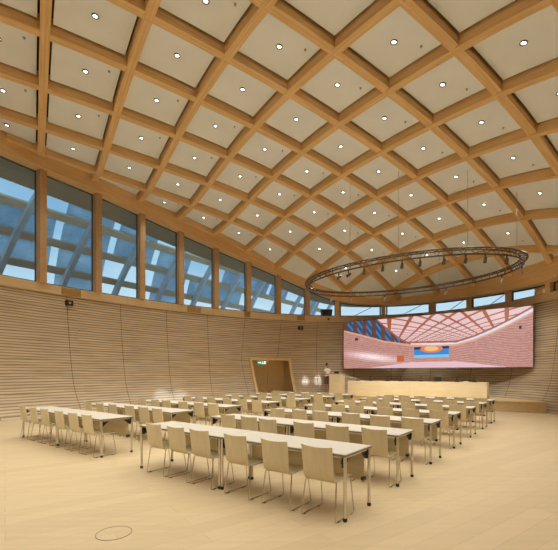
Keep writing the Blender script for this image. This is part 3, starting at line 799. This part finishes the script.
# ---- speaker standing beside the lectern, facing it
def person():
    root = empty('person', frame_at(9.42, 15.95, ST+.012, math.radians(-18)))
    tag(root, 'dark-haired person in a white top and brown skirt standing beside the lectern', 'person')
    # local: +x towards the lectern (facing), y sideways
    vtx, rad, edges = [], [], []
    def v(x, y, z, rx, ry=None): vtx.append((x, y, z)); rad.append((rx, ry or rx)); return len(vtx)-1
    def chain(start, pts):
        k = start
        for p in pts:
            n_ = v(*p); edges.append((k, n_)); k = n_
        return k
    pel = v(0, 0, .95, .13, .15)
    ch = chain(pel, [(-.01, 0, 1.08, .105, .125), (-.01, 0, 1.24, .11, .145), (0, 0, 1.36, .10, .15)])
    nk = chain(ch, [(.0, 0, 1.45, .05), (.015, 0, 1.52, .048)])
    chain(nk, [(.025, 0, 1.585, .075, .07), (.03, 0, 1.66, .085, .075), (.02, 0, 1.72, .055)])
    for s in (-1, 1):
        wr = chain(ch, [(0, s*.165, 1.37, .052), (.03, s*.20, 1.22, .042), (.09, s*.205, 1.09, .037), (.24, s*.17, 1.09, .03), (.36, s*.13, 1.13, .024)])
        palm = chain(wr, [(.42, s*.12, 1.14, .026, .034)])
        for f, (dy, l) in enumerate(((-.033, .060), (-.011, .070), (.011, .066), (.032, .052))):
            chain(palm, [(.455, s*.12+dy, 1.14, .009), (.455+l*.55, s*.12+dy*1.1, 1.137, .008), (.455+l, s*.12+dy*1.15, 1.122, .007)])
        chain(palm, [(.43, s*.12-s*.035, 1.135, .010), (.455, s*.12-s*.055, 1.13, .009)])
        fx = .03*s
        an = chain(pel, [(fx*.2, s*.085, .86, .088, .09), (fx*.6+.01, s*.085, .50, .056), (fx, s*.085, .36, .054), (fx-.015, s*.085, .10, .035)])
        chain(an, [(fx+.0, s*.088, .045, .036, .04), (fx+.10, s*.095, .03, .03, .04), (fx+.17, s*.10, .022, .018, .03)])
    me = bpy.data.meshes.new('body'); me.from_pydata(vtx, edges, []); me.materials.append(M['skin'])
    o = bpy.data.objects.new('body', me); COL.objects.link(o); o.parent = root
    sk = o.modifiers.new('skin', 'SKIN'); sk.use_smooth_shade = True
    for k, (rx, ry) in enumerate(rad): me.skin_vertices[0].data[k].radius = (rx, ry)
    me.skin_vertices[0].data[0].use_root = True
    sb = o.modifiers.new('sub', 'SUBSURF'); sb.levels = 1; sb.render_levels = 2
    mb = MB(); mb.lathe([(.155, .98), (.145, 1.05), (.135, 1.12), (.16, 1.25), (.175, 1.33), (.16, 1.405), (.09, 1.445), (.06, 1.455)], 20, sx=.86, sy=1.08)
    for s in (-1, 1): mb.tube([(0, s*.13, 1.385), (0, s*.18, 1.36), (.015, s*.205, 1.27)], [.07, .064, .058], 12)
    mb.build('top', M['cloth_white'], root, True)
    mb = MB(); mb.lathe([(.145, 1.02), (.17, .95), (.19, .85), (.185, .66), (.18, .52)], 20, sx=.88, sy=1.05); mb.build('skirt', M['cloth_brown'], root, True)
    mb = MB(); hc = Vector((.005, 0, 1.665))
    for a0, c, rr in ((0, Vector((-.012, 0, 1.675)), (.098, .09, .095)), (0, Vector((-.085, 0, 1.735)), (.05, .05, .048))):
        rings = []
        for i_ in range(1, 10):
            th = PI*i_/10; rings.append([c+Vector((rr[0]*math.sin(th)*math.cos(2*PI*k/14), rr[1]*math.sin(th)*math.sin(2*PI*k/14), rr[2]*math.cos(th))) for k in range(14)])
        mb.sweep(rings)
    mb.build('hair', M['hair'], root, True)
    mb = MB()
    for s in (-1, 1):
        mb.lathe([(.002, -.011), (.011, -.005), (.012, .004), (.002, .011)], 8, T=Matrix.Translation((.105, s*.03, 1.635)))
    mb.build('eyes', M['hair'], root)
    mb = MB(); mb.hexa([Vector(p) for p in ((.09, -.008, 1.58), (.135, -.013, 1.588), (.09, .008, 1.58), (.135, .013, 1.588), (.09, -.005, 1.64), (.108, -.005, 1.63), (.09, .005, 1.64), (.108, .005, 1.63))]); 
    mb.build('nose', M['skin'], root, True)
    mb = MB(); mb.tube([(.098, -.022, 1.556), (.107, 0, 1.555), (.098, .022, 1.556)], .006, 6); mb.build('mouth', plain('lips', (.35, .08, .06)), root)
    mb = MB()
    for s in (-1, 1):
        fx = .03*s; mb.lathe([(.03, 0), (.045, .005), (.045, .03), (.03, .05)], 12, c=(fx+.08, s*.095), sx=2.6, sy=.95)
    mb.build('shoes', M['black'], root, True)
person()

# ---- video wall
VS = 17.15
def scr_pt(px, y_pic):
    u = desk_u(px, VS); w = U(u, VS); return u, 1.64+(373-y_pic)*w.y/378
uL, uR = desk_u(343.5, VS), desk_u(533.6, VS)
zb = 1.90; zt = 4.76
Ws, Hs = uL-uR, zt-zb
T = Matrix.Translation(U((uL+uR)/2, VS, zb)) @ Matrix.Rotation(RZ, 4, 'Z')
vw = empty('video_wall', T); tag(vw, 'very wide flat video screen showing a pinkish picture of the same hall', 'screen')
mb = MB(); mb.box(-Ws/2, Ws/2, .0, .10, 0, Hs); mb.build('housing', M['black'], vw)
for x in (-Ws*.32, 0, Ws*.32):
    p = Vector((x, 0, 0)); mb = MB(); w0 = T@Vector((x, 0, 0)); d = w0-OC; pp = d.dot(EU)
    def wall_y(z):
        s = wall_out(z); return (14.7+s)*math.sqrt(1-(pp/(9.2+s))**2)-(VS-4.0)
    for z in (.5, Hs-.5): mb.box(x-.05, x+.05, .1, wall_y(zb+z)-.005, z-.05, z+.05)
    mb.build('wall_bracket', M['dark_metal'], vw)
def screen_colors(nx, nz_):
    s = (np.arange(nx)+.5)/nx; t = (np.arange(nz_)+.5)/nz_
    Sx, Tt = np.meshgrid(s, t)
    wx = [U(uL+(uR-uL)*a, VS) for a in s]; pxs = np.array([279+378*w.x/w.y for w in wx]); x = np.tile(55+445*(pxs-343.5)/190.1, (nz_, 1))
    rs = np.random.RandomState(3)
    lin = lambda c: (np.array(c)/255.0)**2.2
    wl = np.interp(x, [55, 100, 150, 215, 270, 320, 360, 400, 450, 500], [.83, .70, .555, .455, .425, .43, .50, .60, .75, .91])
    ce = np.interp(x, [55, 130, 160, 185, 205, 320, 360, 400, 450, 500], [1.6, 1.0, .75, .57, .48, .455, .535, .645, .80, .965])
    C = np.zeros((nz_, nx, 3))
    # walls
    wav = .5+.5*np.sin(Tt*150+7*np.sin(x*.03)+3*Sx)
    wall = lin((176, 122, 114))*(1-wav[..., None])+lin((196, 146, 138))*wav[..., None]
    wall = wall*(.80+.40*np.repeat(rs.rand(nz_, nx//5+1, 1), 5, axis=1)[:, :nx])
    far = np.clip(1-np.abs(x-275)/60, 0, 1)[..., None]; wall = wall*(1-.35*far)+lin((196, 142, 112))*.35*far
    C[:] = wall
    gl = np.exp(-((x-120-(.27-Tt)*60)/48)**2-((Tt-.20-(150-x)*.0012)/.07)**2)*(.5+.5*rs.rand(nz_, nx))
    C += (gl*.8)[..., None]*np.array((.9, .9, 1.0))
    # windows at the left
    win = (Tt > wl) & (Tt < ce) & (x < 212)
    blue = lin((58, 104, 150))*(.5+.9*((np.sin(x*.5+Tt*40) > .3)[..., None]))
    post = (np.mod((x-55)/22.0, 1) < .42)
    C = np.where(win[..., None], np.where(post[..., None], lin((104, 62, 52)), blue), C)
    slit = (Tt > wl) & (Tt < ce) & (x >= 212)
    C = np.where(slit[..., None], lin((215, 222, 238)), C)
    cop_ = (Tt <= wl) & (Tt > wl-.035); C = np.where(cop_[..., None], lin((222, 160, 130)), C)
    # ceiling lattice
    cei = (Tt >= ce)
    h = np.clip((Tt-.30), .08, 2)*(1.0+.25*((x-270)/230)**2); dd = .5/h; xx = (x-300)/130*dd
    a = (xx*1.6+dd*1.7)*2.2; b_ = (xx*1.6-dd*1.7)*2.2
    rib = (np.abs(a-np.round(a)) < .10) | (np.abs(b_-np.round(b_)) < .10)
    pan = lin((232, 198, 200))*(.9+.15*rs.rand(nz_, nx, 1)); edge = (np.abs(Tt-ce) < .035)
    C = np.where(cei[..., None], np.where((rib | edge)[..., None], lin((166, 92, 66)), pan), C)
    # floor
    fl = Tt < np.interp(x, [55, 110, 215, 320, 440, 500], [-.02, .0, .115, .115, .0, -.02])
    C = np.where(fl[..., None], lin((226, 186, 196)), C)
    dr = (x > 180) & (x < 197) & (Tt > .12) & (Tt < .25); C = np.where(dr[..., None], lin((190, 96, 52)), C)
    # blue picture inside the picture
    bs = (x > 220) & (x < 302) & (Tt > .19) & (Tt < .40)
    bc = lin((40, 130, 205))+0*C; r_ = ((x-261)/26)**2+((Tt-.36)/.075)**2
    bc = np.where((Tt > .35)[..., None], lin((30, 28, 60)), bc); bc = np.where((r_ < 1)[..., None], lin((226, 120, 80)), bc); bc = np.where((r_ < .4)[..., None], lin((240, 190, 120)), bc)
    bc = np.where(((Tt < .25))[..., None], lin((120, 190, 235)), bc)
    C = np.where(bs[..., None], bc, C)
    for sx_, sy_ in ((85, .62), (470, .66)): C = np.where(((np.abs(x-sx_) < 3.5) & (np.abs(Tt-sy_) < .025))[..., None], lin((40, 20, 20)), C)
    return np.clip(C, 0, 1)
nx, nzz = 460, 150
Cc = screen_colors(nx, nzz)
gx, gz = np.meshgrid(np.linspace(-Ws/2+.02, Ws/2-.02, nx+1), np.linspace(.02, Hs-.02, nzz+1))
vv = np.stack([gx.ravel(), np.full(gx.size, -.004), gz.ravel()], 1)
ii = np.arange(nx*nzz); rI = ii//nx; cI = ii % nx; b0 = rI*(nx+1)+cI
ff = np.stack([b0, b0+1, b0+nx+2, b0+nx+1], 1)
me = bpy.data.meshes.new('screen_image'); me.from_pydata(vv.tolist(), [], ff.tolist())
ca = me.color_attributes.new('picture', 'FLOAT_COLOR', 'CORNER')
cols = np.ones((nx*nzz, 4, 4), dtype=np.float32); cols[:, :, :3] = Cc.reshape(-1, 1, 3)
ca.data.foreach_set('color', cols.ravel())
m, n, b = new_mat('lit screen picture'); at = n.nodes.new('ShaderNodeAttribute'); at.attribute_name = 'picture'
n.links.new(at.outputs['Color'], b.inputs['Emission Color']); b.inputs['Emission Strength'].default_value = .80; b.inputs['Base Color'].default_value = (.01, .01, .01, 1); b.inputs['Roughness'].default_value = .5
me.materials.append(m); o = bpy.data.objects.new('screen_image', me); COL.objects.link(o); o.parent = vw

# ---- small things on the walls, coping and floor
def deg_at(px, dist=-.06):
    best = (9e9, 0)
    for k in range(-100, 1300):
        w = G(*off(k/10, dist)); 
        if w.y < 1: continue
        e = abs(project(w)[0]-px)
        if e < best[0]: best = (e, k/10)
    return best[1]
for k, (px, wdt) in enumerate(((71.5, .8), (194, .8), (301, .5), (428, .9), (247, .35))):
    d = deg_at(px); c = G(*off(d, -.066)); tt = (G(*off(d+.5, 0))-G(*off(d-.5, 0))).normalized(); nn = (G(*off(d, -1))-G(*off(d, 0))).normalized()
    T = Matrix(((tt.x, nn.x, 0, c.x), (tt.y, nn.y, 0, c.y), (0, 0, 1, 4.95), (0, 0, 0, 1)))
    mb = MB(); mb.box(-wdt/2, wdt/2, .0, .012, 0, .30)
    for q in range(6): mb.box(-wdt/2+.04, wdt/2-.04, .012, .018, .04+q*.04, .055+q*.04)
    o = mb.build('wall_grille', M['grille']); o.matrix_world = T
    tag(o, 'bronze tinted grille plate set in the coping band, %s from the left' % ['first', 'second', 'fourth', 'fifth', 'third'][k], 'grille', 'grille plates in the coping band')
for k, (px, z) in enumerate(((69.5, 4.62), (301.3, 4.47))):
    d = deg_at(px); c = wall_p(d, z, -.002); tt = (G(*off(d+.5, 0))-G(*off(d-.5, 0))).normalized(); nn = (G(*off(d, -1))-G(*off(d, 0))).normalized()
    T = Matrix(((tt.x, nn.x, 0, c.x), (tt.y, nn.y, 0, c.y), (0, 0, 1, z), (0, 0, 0, 1)))
    root = empty('wall_camera', T); tag(root, ['small black camera box high on the left wall under the coping', 'small black camera box high on the wall above the doorway side'][k], 'camera')
    mb = MB(); mb.box(-.15, .15, -.06, .10, -.11, .11); bevel(mb.build('camera_box', M['black'], root), .01)
    mb = MB(); mb.disc((0, 0), .05, -.12, -.10, 14, T=Matrix.Rotation(PI/2, 4, 'X')); mb.build('camera_eye', M['grille'], root)
d = deg_at(326.5, 0); c = G(*off(d, .02)); tt = (G(*off(d+.5, 0))-G(*off(d-.5, 0))).normalized(); nn = (G(*off(d, -1))-G(*off(d, 0))).normalized()
T = Matrix(((tt.x, nn.x, 0, c.x), (tt.y, nn.y, 0, c.y), (0, 0, 1, 5.28), (0, 0, 0, 1)))
pj = empty('projector', T); tag(pj, 'black projector box standing on the coping near the screen', 'projector')
mb = MB(); cs = [Vector((x, y, z)) for z in (.05, .42) for y in (-.2, .16) for x in (-.32, .32)]
for c_ in cs[4:]: c_.x *= 1.12
mb.hexa(cs); bevel(mb.build('housing', M['black'], pj), .012)
mb = MB(); mb.disc((.08, -.22), .07, -.19, -.15, 16, T=Matrix.Rotation(PI/2, 4, 'X')); mb.build('projector_lens', M['grey_metal'], pj)
mb = MB()
for x in (-.22, .22): mb.box(x-.03, x+.03, -.1, .1, 0, .055)
mb.build('foot', M['black'], pj)
fh = empty('floor_hatch', Matrix.Translation((-1.69, 3.87, 0))); tag(fh, 'round flush floor hatch with a thin dark metal rim', 'floor hatch')
mb = MB(); rings = []
for k in range(48):
    a = 2*PI*k/48; e = Vector((math.cos(a), math.sin(a), 0)); rings.append([e*.168, e*.176, e*.176+Vector((0, 0, .004)), e*.168+Vector((0, 0, .004))])
mb.sweep(rings, closed=True); mb.build('rim', M['edge'], fh)
mb = MB(); mb.disc((0, 0), .167, 0.0, .002, 48); mb.build('lid', M['floor'], fh)
bpy.context.view_layer.update()
